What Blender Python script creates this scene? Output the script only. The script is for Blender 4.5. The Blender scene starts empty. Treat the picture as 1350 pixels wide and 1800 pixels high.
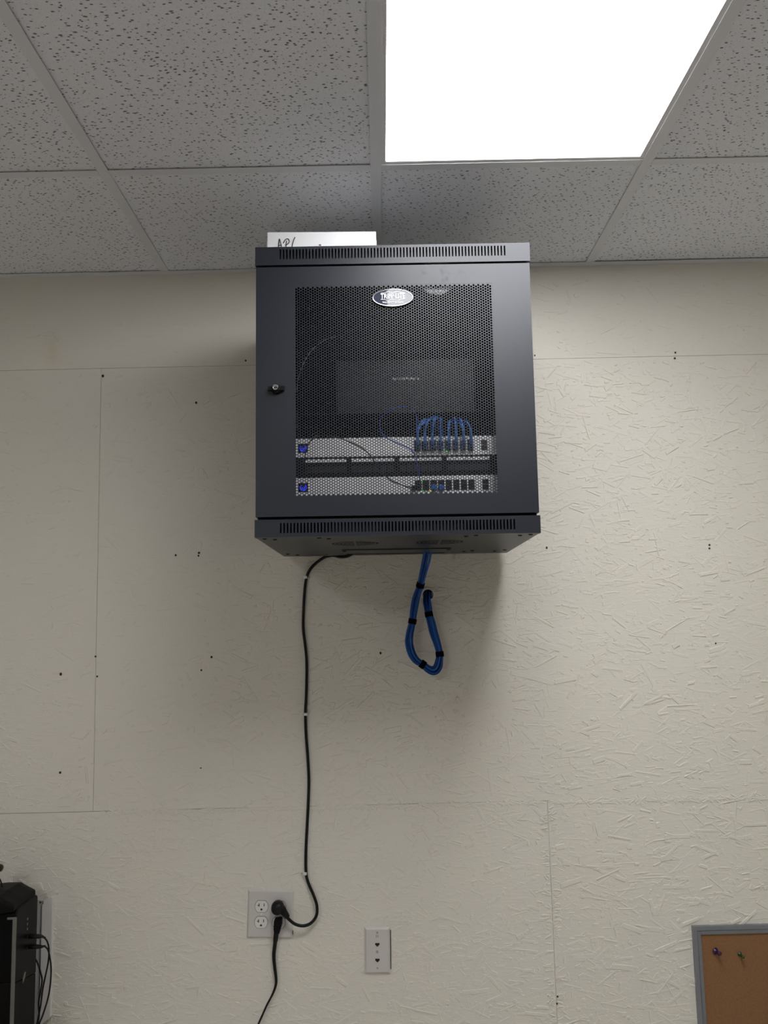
import bpy, bmesh, math, random
from mathutils import Vector, Matrix
R = math.radians
PI = math.pi
scene = bpy.context.scene
COL = scene.collection
random.seed(11)

# ------------------------------------------------------------------ camera
cam_d = bpy.data.cameras.new('camera')
cam = bpy.data.objects.new('camera', cam_d)
COL.objects.link(cam)
scene.camera = cam
cam_d.sensor_fit = 'HORIZONTAL'
cam_d.sensor_width = 36.0
cam_d.lens = 1546.61 / 1350.0 * 36.0
cam_d.clip_start = 0.02
YAW, PITCH, ROLL = 0.0043, 0.1274, -0.0228
fw = Vector((math.sin(YAW) * math.cos(PITCH), math.cos(YAW) * math.cos(PITCH), math.sin(PITCH)))
r0 = Vector((math.cos(YAW), -math.sin(YAW), 0))
u0 = r0.cross(fw)
rt = math.cos(ROLL) * r0 + math.sin(ROLL) * u0
up = -math.sin(ROLL) * r0 + math.cos(ROLL) * u0
cam.matrix_world = Matrix(((rt.x, up.x, -fw.x, -0.0076), (rt.y, up.y, -fw.y, -2.4445), (rt.z, up.z, -fw.z, 1.6993), (0, 0, 0, 1)))

# ------------------------------------------------------------------ world, exposure, light levels
world = bpy.data.worlds.new('world')
scene.world = world
world.use_nodes = True
world.node_tree.nodes['Background'].inputs[0].default_value = (0.5, 0.5, 0.5, 1)
world.node_tree.nodes['Background'].inputs[1].default_value = 0.0
scene.view_settings.view_transform = 'Standard'
scene.view_settings.look = 'None'
scene.view_settings.gamma = 1.0
scene.view_settings.use_curve_mapping = False
scene.view_settings.exposure = 0.0
PANEL_LIGHT = 14.6
PANEL_TINT = (0.985, 0.985, 1.0)

# ------------------------------------------------------------------ room measures (metres)
H = 2.7215           # underside of the ceiling grid
T = 0.6125           # tee spacing
YT = -0.575          # first cross tee
XL, XR, YF = -2.75, 2.45, -7.0

# ------------------------------------------------------------------ materials
def nodes_of(name):
    m = bpy.data.materials.new(name)
    m.use_nodes = True
    nt = m.node_tree
    return m, nt, nt.nodes['Principled BSDF']

def nn(nt, typ, **kw):
    n = nt.nodes.new(typ)
    for k, v in kw.items():
        setattr(n, k, v)
    return n

def mathn(nt, op, a, b=None, clamp=False):
    n = nn(nt, 'ShaderNodeMath', operation=op, use_clamp=clamp)
    for i, v in enumerate((a, b)):
        if v is None:
            continue
        if isinstance(v, (int, float)):
            n.inputs[i].default_value = v
        else:
            nt.links.new(v, n.inputs[i])
    return n.outputs[0]

def mixc(nt, f, a, b):
    n = nn(nt, 'ShaderNodeMix', data_type='RGBA')
    for s, v in ((0, f), (6, a), (7, b)):
        if isinstance(v, (int, float)):
            n.inputs[s].default_value = v
        elif isinstance(v, tuple):
            n.inputs[s].default_value = (*v[:3], 1)
        else:
            nt.links.new(v, n.inputs[s])
    return n.outputs[2]

def pbr(name, col, rough=0.5, metal=0.0, spec=0.5, var=0.06, vscale=30.0, bump=0.0, bscale=400.0, coat=0.0):
    """plain surface with a little procedural variation of colour and relief"""
    m, nt, b = nodes_of(name)
    tc = nn(nt, 'ShaderNodeTexCoord')
    nz = nn(nt, 'ShaderNodeTexNoise')
    nz.inputs['Scale'].default_value = vscale
    nz.inputs['Detail'].default_value = 3
    nt.links.new(tc.outputs['Object'], nz.inputs['Vector'])
    dark = tuple(c * (1 - var) for c in col)
    lite = tuple(min(1, c * (1 + var)) for c in col)
    nt.links.new(mixc(nt, nz.outputs['Fac'], dark, lite), b.inputs['Base Color'])
    b.inputs['Roughness'].default_value = rough
    b.inputs['Metallic'].default_value = metal
    b.inputs['Specular IOR Level'].default_value = spec
    b.inputs['Coat Weight'].default_value = coat
    if bump:
        n2 = nn(nt, 'ShaderNodeTexNoise')
        n2.inputs['Scale'].default_value = bscale
        nt.links.new(tc.outputs['Object'], n2.inputs['Vector'])
        bp = nn(nt, 'ShaderNodeBump')
        bp.inputs['Strength'].default_value = bump
        bp.inputs['Distance'].default_value = 0.001
        nt.links.new(n2.outputs['Fac'], bp.inputs['Height'])
        nt.links.new(bp.outputs['Normal'], b.inputs['Normal'])
    return m

def glow(name, col, strength):
    m, nt, b = nodes_of(name)
    b.inputs['Base Color'].default_value = (*col, 1)
    b.inputs['Emission Color'].default_value = (*col, 1)
    b.inputs['Emission Strength'].default_value = strength
    return m

def wall_paint():
    m, nt, b = nodes_of('cream_wall_paint')
    g = nn(nt, 'ShaderNodeNewGeometry')
    pos = g.outputs['Position']
    n1 = nn(nt, 'ShaderNodeTexNoise')
    n1.inputs['Scale'].default_value = 3.2
    n1.inputs['Detail'].default_value = 4
    nt.links.new(pos, n1.inputs['Vector'])
    c = mixc(nt, n1.outputs['Fac'], (0.735, 0.695, 0.605), (0.725, 0.70, 0.625))
    # yellowed patch of paint high on the left
    mp = nn(nt, 'ShaderNodeMapping')
    mp.inputs['Location'].default_value = (0.937 / 0.03, 0, -2.50 / 0.07)
    mp.inputs['Scale'].default_value = (1 / 0.03, 1, 1 / 0.07)
    nt.links.new(pos, mp.inputs['Vector'])
    n3 = nn(nt, 'ShaderNodeVectorMath', operation='LENGTH')
    nt.links.new(mp.outputs[0], n3.inputs[0])
    st = mathn(nt, 'SUBTRACT', 1.1, n3.outputs['Value'], clamp=True)
    c = mixc(nt, mathn(nt, 'MULTIPLY', st, 0.35), c, (0.60, 0.52, 0.33))
    nt.links.new(c, b.inputs['Base Color'])
    b.inputs['Roughness'].default_value = 0.42
    b.inputs['Specular IOR Level'].default_value = 0.4
    # brush marks, mostly level, and fine orange peel
    m2 = nn(nt, 'ShaderNodeMapping')
    m2.inputs['Scale'].default_value = (40, 40, 170)
    nt.links.new(pos, m2.inputs['Vector'])
    n4 = nn(nt, 'ShaderNodeTexNoise')
    n4.inputs['Scale'].default_value = 1.0
    n4.inputs['Detail'].default_value = 5
    n4.inputs['Distortion'].default_value = 0.8
    nt.links.new(m2.outputs[0], n4.inputs['Vector'])
    n5 = nn(nt, 'ShaderNodeTexNoise')
    n5.inputs['Scale'].default_value = 420
    nt.links.new(pos, n5.inputs['Vector'])
    hsum = mathn(nt, 'ADD', mathn(nt, 'MULTIPLY', n4.outputs['Fac'], 1.0), mathn(nt, 'MULTIPLY', n5.outputs['Fac'], 0.25))
    bp = nn(nt, 'ShaderNodeBump')
    bp.inputs['Strength'].default_value = 0.6
    bp.inputs['Distance'].default_value = 0.0012
    nt.links.new(hsum, bp.inputs['Height'])
    nt.links.new(bp.outputs['Normal'], b.inputs['Normal'])
    return m

def tile_mat():
    m, nt, b = nodes_of('fissured_ceiling_tile')
    g = nn(nt, 'ShaderNodeNewGeometry')
    pos = g.outputs['Position']
    wn = nn(nt, 'ShaderNodeTexNoise')
    wn.inputs['Scale'].default_value = 9
    nt.links.new(pos, wn.inputs['Vector'])
    def layer(scale, stretch, rmax, rot, keep):
        mp = nn(nt, 'ShaderNodeMapping')
        mp.inputs['Rotation'].default_value = (0, 0, rot)
        mp.inputs['Scale'].default_value = (scale, scale * stretch, 0)
        nt.links.new(pos, mp.inputs['Vector'])
        wv = nn(nt, 'ShaderNodeVectorMath', operation='MULTIPLY_ADD')
        nt.links.new(wn.outputs['Color'], wv.inputs[0])
        wv.inputs[1].default_value = (2.5, 2.5, 0)
        nt.links.new(mp.outputs[0], wv.inputs[2])
        v = nn(nt, 'ShaderNodeTexVoronoi', voronoi_dimensions='2D')
        v.inputs['Scale'].default_value = 1.0
        nt.links.new(wv.outputs[0], v.inputs['Vector'])
        sp = nn(nt, 'ShaderNodeSeparateColor')
        nt.links.new(v.outputs['Color'], sp.inputs[0])
        rad = mathn(nt, 'MULTIPLY', mathn(nt, 'SUBTRACT', sp.outputs[0], keep, clamp=True), rmax / (1 - keep))
        d = mathn(nt, 'SUBTRACT', rad, v.outputs['Distance'])
        return mathn(nt, 'MULTIPLY', d, 14.0, clamp=True)
    a = layer(62, 1.9, 0.23, 0.25, 0.15)
    a2 = layer(57, 1.7, 0.22, -0.5, 0.30)
    s = layer(190, 1.3, 0.22, 0.9, 0.1)
    pits = mathn(nt, 'MAXIMUM', mathn(nt, 'MAXIMUM', a, a2), mathn(nt, 'MULTIPLY', s, 0.30))
    n6 = nn(nt, 'ShaderNodeTexNoise')
    n6.inputs['Scale'].default_value = 300
    nt.links.new(pos, n6.inputs['Vector'])
    face = mixc(nt, n6.outputs['Fac'], (0.72, 0.738, 0.778), (0.82, 0.838, 0.878))
    nt.links.new(mixc(nt, mathn(nt, 'MULTIPLY', pits, 0.95), face, (0.11, 0.11, 0.115)), b.inputs['Base Color'])  # shade inside the pits is put into the colour here
    b.inputs['Roughness'].default_value = 0.9
    b.inputs['Specular IOR Level'].default_value = 0.15
    bp = nn(nt, 'ShaderNodeBump')
    bp.inputs['Strength'].default_value = 0.5
    bp.inputs['Distance'].default_value = 0.002
    hh = mathn(nt, 'SUBTRACT', mathn(nt, 'MULTIPLY', n6.outputs['Fac'], 0.25), pits)
    nt.links.new(hh, bp.inputs['Height'])
    nt.links.new(bp.outputs['Normal'], b.inputs['Normal'])
    return m

def powder_black(name, rough, smudge=False):
    m, nt, b = nodes_of(name)
    tc = nn(nt, 'ShaderNodeTexCoord')
    n1 = nn(nt, 'ShaderNodeTexNoise')
    n1.inputs['Scale'].default_value = 900
    nt.links.new(tc.outputs['Object'], n1.inputs['Vector'])
    b.inputs['Base Color'].default_value = (0.0105, 0.0128, 0.0185, 1)
    b.inputs['Specular IOR Level'].default_value = 0.42
    bp = nn(nt, 'ShaderNodeBump')
    bp.inputs['Strength'].default_value = 0.12
    bp.inputs['Distance'].default_value = 0.0006
    nt.links.new(n1.outputs['Fac'], bp.inputs['Height'])
    nt.links.new(bp.outputs['Normal'], b.inputs['Normal'])
    b.inputs['Roughness'].default_value = rough
    if smudge:     # greasy finger marks near the top of the door
        mp = nn(nt, 'ShaderNodeMapping')
        mp.inputs['Location'].default_value = (-0.115 / 0.06, 0, -0.578 / 0.02)
        mp.inputs['Scale'].default_value = (1 / 0.06, 1, 1 / 0.02)
        nt.links.new(tc.outputs['Object'], mp.inputs['Vector'])
        mp.vector_type = 'POINT'
        ln = nn(nt, 'ShaderNodeVectorMath', operation='LENGTH')
        sx = nn(nt, 'ShaderNodeSeparateXYZ')
        nt.links.new(mp.outputs[0], sx.inputs[0])
        cx = nn(nt, 'ShaderNodeCombineXYZ')
        nt.links.new(sx.outputs[0], cx.inputs[0])
        nt.links.new(sx.outputs[2], cx.inputs[1])
        nt.links.new(cx.outputs[0], ln.inputs[0])
        fall = mathn(nt, 'SUBTRACT', 1.2, ln.outputs['Value'], clamp=True)
        n2 = nn(nt, 'ShaderNodeTexNoise')
        n2.inputs['Scale'].default_value = 70
        n2.inputs['Detail'].default_value = 4
        nt.links.new(tc.outputs['Object'], n2.inputs['Vector'])
        blot = mathn(nt, 'MULTIPLY', mathn(nt, 'SUBTRACT', n2.outputs['Fac'], 0.5, clamp=True), 5.0, clamp=True)
        nt.links.new(mathn(nt, 'ADD', rough, mathn(nt, 'MULTIPLY', mathn(nt, 'MULTIPLY', fall, blot), 0.25)), b.inputs['Roughness'])
    return m

M = {}
M['wall'] = wall_paint()
M['dim_wall'] = pbr('dim_wall_paint', (0.36, 0.33, 0.29), 0.75, var=0.04, vscale=2)
M['dark_chassis'] = pbr('dark_chassis_steel', (0.02, 0.02, 0.02), 0.5, spec=0.2)
M['device_black'] = pbr('device_black_plastic', (0.007, 0.007, 0.008), 0.5, spec=0.25)
M['blue_b'] = pbr('blue_cable_jacket_light', (0.014, 0.105, 0.42), 0.32, spec=0.3, var=0.15, vscale=60)
M['plain_wall'] = pbr('matt_wall_paint', (0.76, 0.73, 0.66), 0.7, var=0.03, vscale=2)
M['tile'] = tile_mat()
M['tee'] = pbr('white_tee_enamel', (0.68, 0.695, 0.725), 0.45, var=0.02)
M['plenum'] = pbr('plenum_deck', (0.10, 0.10, 0.10), 0.9)
M['floor'] = pbr('vinyl_floor', (0.56, 0.53, 0.49), 0.5, var=0.12, vscale=6)
M['lamp_frame'] = pbr('lamp_frame_enamel', (0.66, 0.65, 0.66), 0.4, var=0.02)
M['lamp'] = glow('lit_diffuser', PANEL_TINT, PANEL_LIGHT)
M['black'] = powder_black('black_powder_coat', 0.38)
M['door'] = powder_black('black_door_powder_coat', 0.37, True)
M['inner_black'] = pbr('dull_black_steel', (0.005, 0.005, 0.006), 0.6, spec=0.2)
M['rail'] = pbr('black_zinc_rail', (0.015, 0.015, 0.017), 0.45, spec=0.3)
M['chrome'] = pbr('chrome', (0.75, 0.75, 0.76), 0.10, metal=1.0, var=0.02)
M['steel'] = pbr('dull_steel', (0.45, 0.45, 0.45), 0.35, metal=1.0)
M['badge'] = pbr('glossy_dark_badge', (0.030, 0.034, 0.052), 0.05, spec=0.5, var=0.01)
M['white_print'] = pbr('white_print', (0.90, 0.90, 0.90), 0.4, var=0.01)
M['black_hole'] = pbr('dark_recess', (0.006, 0.006, 0.006), 0.8)
M['switch_white'] = pbr('white_device_enamel', (0.80, 0.80, 0.80), 0.45, var=0.02)
M['switch_grey'] = pbr('grey_ear_enamel', (0.42, 0.42, 0.42), 0.45, var=0.02)
M['black_plastic'] = pbr('black_plastic', (0.006, 0.006, 0.007), 0.42, spec=0.25)
M['gloss_black'] = pbr('gloss_black_plastic', (0.003, 0.003, 0.0035), 0.42, spec=0.1)
M['satin_black'] = pbr('satin_black_plastic', (0.0055, 0.0052, 0.005), 0.5, spec=0.1)
M['rubber'] = pbr('black_cord_rubber', (0.005, 0.005, 0.006), 0.4, spec=0.25)
M['tie'] = pbr('black_woven_tie', (0.003, 0.003, 0.004), 0.9, spec=0.05, bump=0.5, bscale=900)
M['blue'] = pbr('blue_cable_jacket', (0.007, 0.055, 0.235), 0.35, spec=0.25, var=0.15, vscale=60)
M['blue_lite'] = pbr('blue_patch_jacket', (0.016, 0.115, 0.42), 0.35, var=0.15, vscale=60)
M['blue_boot'] = pbr('blue_boot', (0.010, 0.045, 0.16), 0.4)
M['blue_thin'] = pbr('deep_blue_thin_jacket', (0.012, 0.045, 0.33), 0.35)
M['grey_cord'] = pbr('grey_cord', (0.22, 0.22, 0.22), 0.4)
M['screen'] = pbr('dark_screen', (0.004, 0.006, 0.03), 0.15)
M['screen_blue'] = glow('blue_lit_ring', (0.03, 0.05, 1.0), 1.1)
M['led_green'] = glow('green_led', (0.06, 0.9, 0.08), 1.2)
M['led_amber'] = glow('amber_led', (1.0, 0.62, 0.03), 1.2)
M['plate'] = pbr('white_plate_plastic', (0.60, 0.575, 0.545), 0.38, var=0.02)
M['outlet'] = pbr('white_outlet_plastic', (0.74, 0.74, 0.70), 0.32, var=0.02)
M['ink'] = pbr('grey_ink', (0.10, 0.10, 0.10), 0.6)
M['black_ink'] = pbr('black_marker_ink', (0.012, 0.012, 0.014), 0.5)
M['clip'] = pbr('white_clip_plastic', (0.70, 0.70, 0.67), 0.4)
M['carton'] = pbr('white_carton', (0.60, 0.60, 0.61), 0.55, var=0.015)
M['alu'] = pbr('grey_frame_aluminium', (0.22, 0.23, 0.245), 0.42, metal=0.35, var=0.05)
M['cork'] = pbr('brown_cork', (0.23, 0.112, 0.045), 0.85, var=0.28, vscale=220, bump=0.4, bscale=500)
M['purple'] = pbr('dark_purple_plastic', (0.035, 0.008, 0.045), 0.18)
M['green'] = pbr('dark_green_plastic', (0.008, 0.055, 0.016), 0.18)
M['silver_trim'] = pbr('silver_trim', (0.17, 0.18, 0.155), 0.4, metal=0.4)
M['maroon'] = pbr('dark_maroon_plastic', (0.030, 0.008, 0.008), 0.3)
M['duct'] = pbr('white_duct_plastic', (0.72, 0.70, 0.67), 0.45, var=0.04, vscale=9)
M['duct_grey'] = pbr('greyed_duct_plastic', (0.52, 0.50, 0.48), 0.5, var=0.06, vscale=12)
M['desk'] = pbr('wood_desk_laminate', (0.28, 0.19, 0.11), 0.4, var=0.2, vscale=12)
M['bare_wood'] = pbr('bare_wood_chip', (0.10, 0.055, 0.022), 0.8)
M['nail'] = pbr('dark_hole', (0.022, 0.017, 0.013), 0.8)

# ------------------------------------------------------------------ mesh helper
class MB:
    def __init__(self):
        self.v, self.f = [], []
    def add(self, vs, fs):
        k = len(self.v)
        self.v += [tuple(p) for p in vs]
        self.f += [tuple(i + k for i in f) for f in fs]
        return self
    def box(self, x0, x1, y0, y1, z0, z1):
        return self.add([(x0, y0, z0), (x1, y0, z0), (x1, y1, z0), (x0, y1, z0), (x0, y0, z1), (x1, y0, z1), (x1, y1, z1), (x0, y1, z1)],
                        [(0, 3, 2, 1), (4, 5, 6, 7), (0, 1, 5, 4), (1, 2, 6, 5), (2, 3, 7, 6), (3, 0, 4, 7)])
    def loft(self, rings, cap0=True, cap1=True, closed=False):
        n = len(rings[0])
        vs = [p for r in rings for p in r]
        fs = []
        m = len(rings)
        for i in range(m if closed else m - 1):
            a, b = i * n, ((i + 1) % m) * n
            for j in range(n):
                k = (j + 1) % n
                fs.append((a + j, a + k, b + k, b + j))
        if not closed:
            if cap0:
                fs.append(tuple(range(n - 1, -1, -1)))
            if cap1:
                fs.append(tuple((m - 1) * n + j for j in range(n)))
        return self.add(vs, fs)
    def tube(self, path, r, n=8, closed=False):
        P = [Vector(p) for p in path]
        m = len(P)
        rr = r if isinstance(r, (list, tuple)) else [r] * m
        fr = frames(P, closed)
        rings = []
        for i in range(m):
            a, b = fr[i]
            rings.append([P[i] + a * (rr[i] * math.cos(2 * PI * j / n)) + b * (rr[i] * math.sin(2 * PI * j / n)) for j in range(n)])
        return self.loft(rings, closed=closed)
    def lathe_y(self, c, prof, n=20):
        """profile of (radius, y) turned about an axis parallel to Y through c"""
        rings = [[(c[0] + r * math.cos(2 * PI * j / n), c[1] + y, c[2] + r * math.sin(2 * PI * j / n)) for j in range(n)] for r, y in prof]
        return self.loft(rings)
    def poly_y(self, pts, y0, y1):
        """outline of (x, z) extruded along y"""
        return self.loft([[(x, y0, z) for x, z in pts], [(x, y1, z) for x, z in pts]])
    def poly_x(self, pts, x0, x1):
        return self.loft([[(x0, y, z) for y, z in pts], [(x1, y, z) for y, z in pts]])
    def poly_z(self, pts, z0, z1):
        return self.loft([[(x, y, z0) for x, y in pts], [(x, y, z1) for x, y in pts]])
    def mesh(self, name, mat, smooth=False, fix=True):
        me = bpy.data.meshes.new(name)
        me.from_pydata(self.v, [], self.f)
        if fix:
            bm = bmesh.new()
            bm.from_mesh(me)
            bmesh.ops.recalc_face_normals(bm, faces=bm.faces)
            bm.to_mesh(me)
            bm.free()
        me.materials.append(mat)
        if smooth:
            for p in me.polygons:
                p.use_smooth = True
        return me
    def build(self, name, mat, parent=None, smooth=False, bev=0.0, seg=2, fix=True, loc=None):
        if loc is not None:
            self.v = [(x - loc[0], y - loc[1], z - loc[2]) for x, y, z in self.v]
        o = bpy.data.objects.new(name, self.mesh(name, mat, smooth, fix))
        COL.objects.link(o)
        if loc is not None:
            o.location = loc
        if parent is not None:
            o.parent = parent
        if bev:
            md = o.modifiers.new('bevel', 'BEVEL')
            md.width = bev
            md.segments = seg
            md.limit_method = 'ANGLE'
        return o

def frames(P, closed=False):
    m = len(P)
    tg = []
    for i in range(m):
        a = P[i - 1] if (i > 0 or closed) else P[i]
        b = P[(i + 1) % m] if (i < m - 1 or closed) else P[i]
        t = (b - a)
        tg.append(t.normalized() if t.length > 1e-9 else Vector((0, 0, 1)))
    ref = Vector((0, 1, 0)) if abs(tg[0].y) < 0.8 else Vector((1, 0, 0))
    a = (ref - tg[0] * ref.dot(tg[0])).normalized()
    out = []
    for t in tg:
        a = (a - t * a.dot(t))
        a = a.normalized() if a.length > 1e-6 else Vector((1, 0, 0))
        out.append((a, t.cross(a)))
    return out

def spline(P, sub=5):
    """Catmull-Rom through the points"""
    P = [Vector(p) for p in P]
    out = []
    for i in range(len(P) - 1):
        p0, p1, p2, p3 = P[max(i - 1, 0)], P[i], P[i + 1], P[min(i + 2, len(P) - 1)]
        for k in range(sub):
            t = k / sub
            out.append(0.5 * ((2 * p1) + (p2 - p0) * t + (2 * p0 - 5 * p1 + 4 * p2 - p3) * t * t + (3 * p1 - p0 - 3 * p2 + p3) * t ** 3))
    out.append(P[-1])
    return out

def ell(cx, cz, rx, rz, n=24, a0=0.0, a1=2 * PI):
    full = abs(a1 - a0 - 2 * PI) < 1e-6
    return [(cx + rx * math.cos(a0 + (a1 - a0) * i / (n if full else n - 1)), cz + rz * math.sin(a0 + (a1 - a0) * i / (n if full else n - 1))) for i in range(n)]

def tag(o, label=None, cat=None, group=None, kind=None):
    for k, v in (('label', label), ('category', cat), ('group', group), ('kind', kind)):
        if v:
            o[k] = v
    return o

def thing(name, label, cat, loc=(0, 0, 0), group=None, mat=None):
    o = bpy.data.objects.new(name, None)
    o.empty_display_size = 0.05
    COL.objects.link(o)
    if mat is not None:
        o.matrix_world = mat @ Matrix.Translation(loc)
    else:
        o.location = loc
    return tag(o, label, cat, group)

def share(o, parent, loc, name=None):
    """another piece with the same mesh"""
    c = o.copy()
    COL.objects.link(c)
    c.parent = parent
    c.location = loc
    return c

def lettering(name, text, width, height, mat, parent, loc, depth=0.0004):
    """flat raised letters facing -Y, centred at loc, scaled to width x height"""
    cu = bpy.data.curves.new(name, 'FONT')
    cu.body = text
    cu.align_x = 'CENTER'
    cu.align_y = 'CENTER'
    cu.extrude = 0.02
    cu.resolution_u = 2
    tmp = bpy.data.objects.new(name, cu)
    COL.objects.link(tmp)
    dg = bpy.context.evaluated_depsgraph_get()
    me = bpy.data.meshes.new_from_object(tmp.evaluated_get(dg))
    bpy.data.objects.remove(tmp)
    xs = [v.co.x for v in me.vertices]
    ys = [v.co.y for v in me.vertices]
    cx, cy = (max(xs) + min(xs)) / 2, (max(ys) + min(ys)) / 2
    sx, sy = width / (max(xs) - min(xs)), height / (max(ys) - min(ys))
    for v in me.vertices:
        v.co = Vector(((v.co.x - cx) * sx, -v.co.z / 0.02 * depth, (v.co.y - cy) * sy))
    me.materials.clear()
    me.materials.append(mat)
    me.name = name
    o = bpy.data.objects.new(name, me)
    COL.objects.link(o)
    o.parent = parent
    o.location = loc
    return o

# ------------------------------------------------------------------ measured paths and points (metres)
POWER_CORD = [(-0.0714,-0.1,1.8971),(-0.086,-0.075,1.8903),(-0.1005,-0.06,1.8856),(-0.1198,-0.045,1.8856),(-0.1408,-0.03,1.8912),(-0.1619,-0.018,1.8887),(-0.1847,-0.01,1.8756),(-0.204,-0.007,1.8573),(-0.2154,-0.0065,1.834),(-0.2213,-0.0065,1.7949),(-0.225,-0.0065,1.7403),(-0.2263,-0.0065,1.6937),(-0.222,-0.007,1.655),(-0.2179,-0.007,1.6087),(-0.2186,-0.0065,1.5475),(-0.2207,-0.0065,1.5019),(-0.2227,-0.0065,1.4641),(-0.2217,-0.0065,1.4113),(-0.2178,-0.007,1.3513),(-0.2154,-0.007,1.2917),(-0.2177,-0.0065,1.2324),(-0.2214,-0.0065,1.1737),(-0.2252,-0.0065,1.1081),(-0.2258,-0.0065,1.0529),(-0.22,-0.007,1.0255),(-0.2064,-0.012,0.9964),(-0.1974,-0.017,0.9705),(-0.199,-0.02,0.9458),(-0.214,-0.022,0.9283),(-0.2332,-0.024,0.9231),(-0.2538,-0.026,0.9284),(-0.2699,-0.027,0.9411),(-0.2774,-0.026,0.9495)]
PLUG_A = [(-0.3045,-0.022,0.9674),(-0.2983,-0.024,0.9735),(-0.2877,-0.026,0.9668),(-0.2787,-0.027,0.9541),(-0.2728,-0.027,0.9455)]
CORD_B = [(-0.2989,-0.022,0.9246),(-0.3037,-0.02,0.9057),(-0.3086,-0.012,0.8748),(-0.312,-0.01,0.8459),(-0.31,-0.01,0.8177),(-0.3063,-0.012,0.7875),(-0.3084,-0.014,0.7701),(-0.3171,-0.016,0.7501),(-0.3288,-0.018,0.7303),(-0.3419,-0.02,0.7037),(-0.355,-0.022,0.6759),(-0.3716,-0.02,0.6287),(-0.3857,-0.015,0.572)]
BUNDLE = [(0.1253,-0.115,1.9415),(0.12,-0.115,1.9158),(0.1164,-0.112,1.8919),(0.1117,-0.1,1.8671),(0.104,-0.085,1.8378),(0.0964,-0.062,1.804),(0.0852,-0.05,1.771),(0.0782,-0.047,1.7375),(0.0729,-0.045,1.707),(0.0643,-0.044,1.6721),(0.0621,-0.044,1.6493),(0.0676,-0.044,1.6234),(0.0793,-0.044,1.6034),(0.0974,-0.043,1.5909),(0.1154,-0.042,1.5769),(0.1291,-0.042,1.5743),(0.1386,-0.042,1.5839),(0.1431,-0.041,1.6019),(0.1444,-0.04,1.617),(0.1391,-0.039,1.6429),(0.1293,-0.038,1.6751),(0.1226,-0.037,1.7059),(0.1185,-0.036,1.7244),(0.1169,-0.032,1.743),(0.1154,-0.025,1.7587),(0.1154,-0.016,1.7698),(0.1169,-0.006,1.7763),(0.118,-0.001,1.7796)]
NAILS = [(-0.5792,1.9042),(-0.5143,1.9091),(-0.5159,1.9012),(-0.4788,1.6221),(-0.5068,1.5873),(-0.8909,1.5853),(-0.7912,1.5769),(-0.7969,1.6308),(-0.8861,1.3237),(-0.5073,1.327),(-0.0154,1.6224),(0.4539,1.9016),(0.9081,1.8993),(0.9074,1.8898),(0.846,2.4376),(0.4452,2.4549),(0.4365,1.626),(0.9064,1.6278),(-0.5242,2.3377),(-0.7909,2.4219),(0.4279,0.7238),(0.4256,0.707),(-0.3831,2.4581),(0.8487,2.4543)]
SCREWS = [(0.8471,2.0354),(0.8436,1.6261),(0.0145,0.808),(-0.3979,0.8104),(0.9697,1.5308),(-0.7926,2.4286),(-0.7849,1.2412),(-0.3775,1.6275),(-0.7549,1.1816),(0.4404,1.2428)]
CLIPS = [(-0.2175,0.0,1.8344),(-0.2232,0.0,1.4634),(-0.2279,0.0,1.0498)]
USB1 = [(-0.9132,-0.12,0.9446),(-0.8932,-0.12,0.9455),(-0.8732,-0.12,0.941),(-0.8658,-0.12,0.9314),(-0.8618,-0.118,0.913),(-0.8647,-0.112,0.8812),(-0.8735,-0.105,0.8451),(-0.8816,-0.1,0.8097),(-0.8862,-0.1,0.7695),(-0.8937,-0.1,0.7296),(-0.905,-0.1,0.6767)]
USB2 = [(-0.9153,-0.12,0.9203),(-0.894,-0.12,0.9212),(-0.8727,-0.12,0.9207),(-0.8639,-0.12,0.9124),(-0.8591,-0.116,0.8893),(-0.8578,-0.11,0.8601),(-0.8614,-0.105,0.8179),(-0.8695,-0.1,0.7826),(-0.88,-0.1,0.7493),(-0.8893,-0.1,0.7255),(-0.9019,-0.1,0.67)]
USB3 = [(-0.9213,-0.05,0.8672),(-0.9155,-0.045,0.8514),(-0.9094,-0.04,0.8258),(-0.906,-0.04,0.8091),(-0.9097,-0.04,0.7802),(-0.9114,-0.045,0.7547),(-0.9073,-0.05,0.7293),(-0.9092,-0.055,0.7082),(-0.9145,-0.06,0.6591)]
THIN_BLUE = [(0.0521,-0.515,0.1221),(0.0514,-0.535,0.1252),(0.0478,-0.545,0.1463),(0.0433,-0.545,0.1717),(0.0349,-0.545,0.1884),(0.0177,-0.545,0.1988),(-0.0046,-0.543,0.2098),(-0.0257,-0.535,0.2247),(-0.0343,-0.525,0.2451),(-0.0327,-0.52,0.2644),(-0.0223,-0.525,0.2773),(-0.0057,-0.53,0.2862),(0.0107,-0.535,0.2892),(0.027,-0.54,0.287),(0.0395,-0.54,0.2803),(0.0468,-0.54,0.2673),(0.0477,-0.54,0.2493),(0.0472,-0.538,0.2241),(0.0471,-0.53,0.2091),(0.0477,-0.512,0.2064)]
BLACK_CORD = [(0.0393,-0.513,0.1111),(0.0286,-0.535,0.1079),(0.0098,-0.545,0.1129),(-0.0088,-0.547,0.1205),(-0.0223,-0.547,0.1308),(-0.0357,-0.547,0.1461),(-0.0466,-0.547,0.164),(-0.0552,-0.547,0.1768),(-0.0699,-0.547,0.1923),(-0.0923,-0.545,0.2058),(-0.1137,-0.54,0.2162),(-0.1353,-0.535,0.2253),(-0.1557,-0.53,0.2293),(-0.1747,-0.53,0.2271),(-0.1882,-0.535,0.216),(-0.1954,-0.54,0.1997),(-0.1999,-0.54,0.1832),(-0.2017,-0.535,0.1651),(-0.2027,-0.525,0.1452)]
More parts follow.
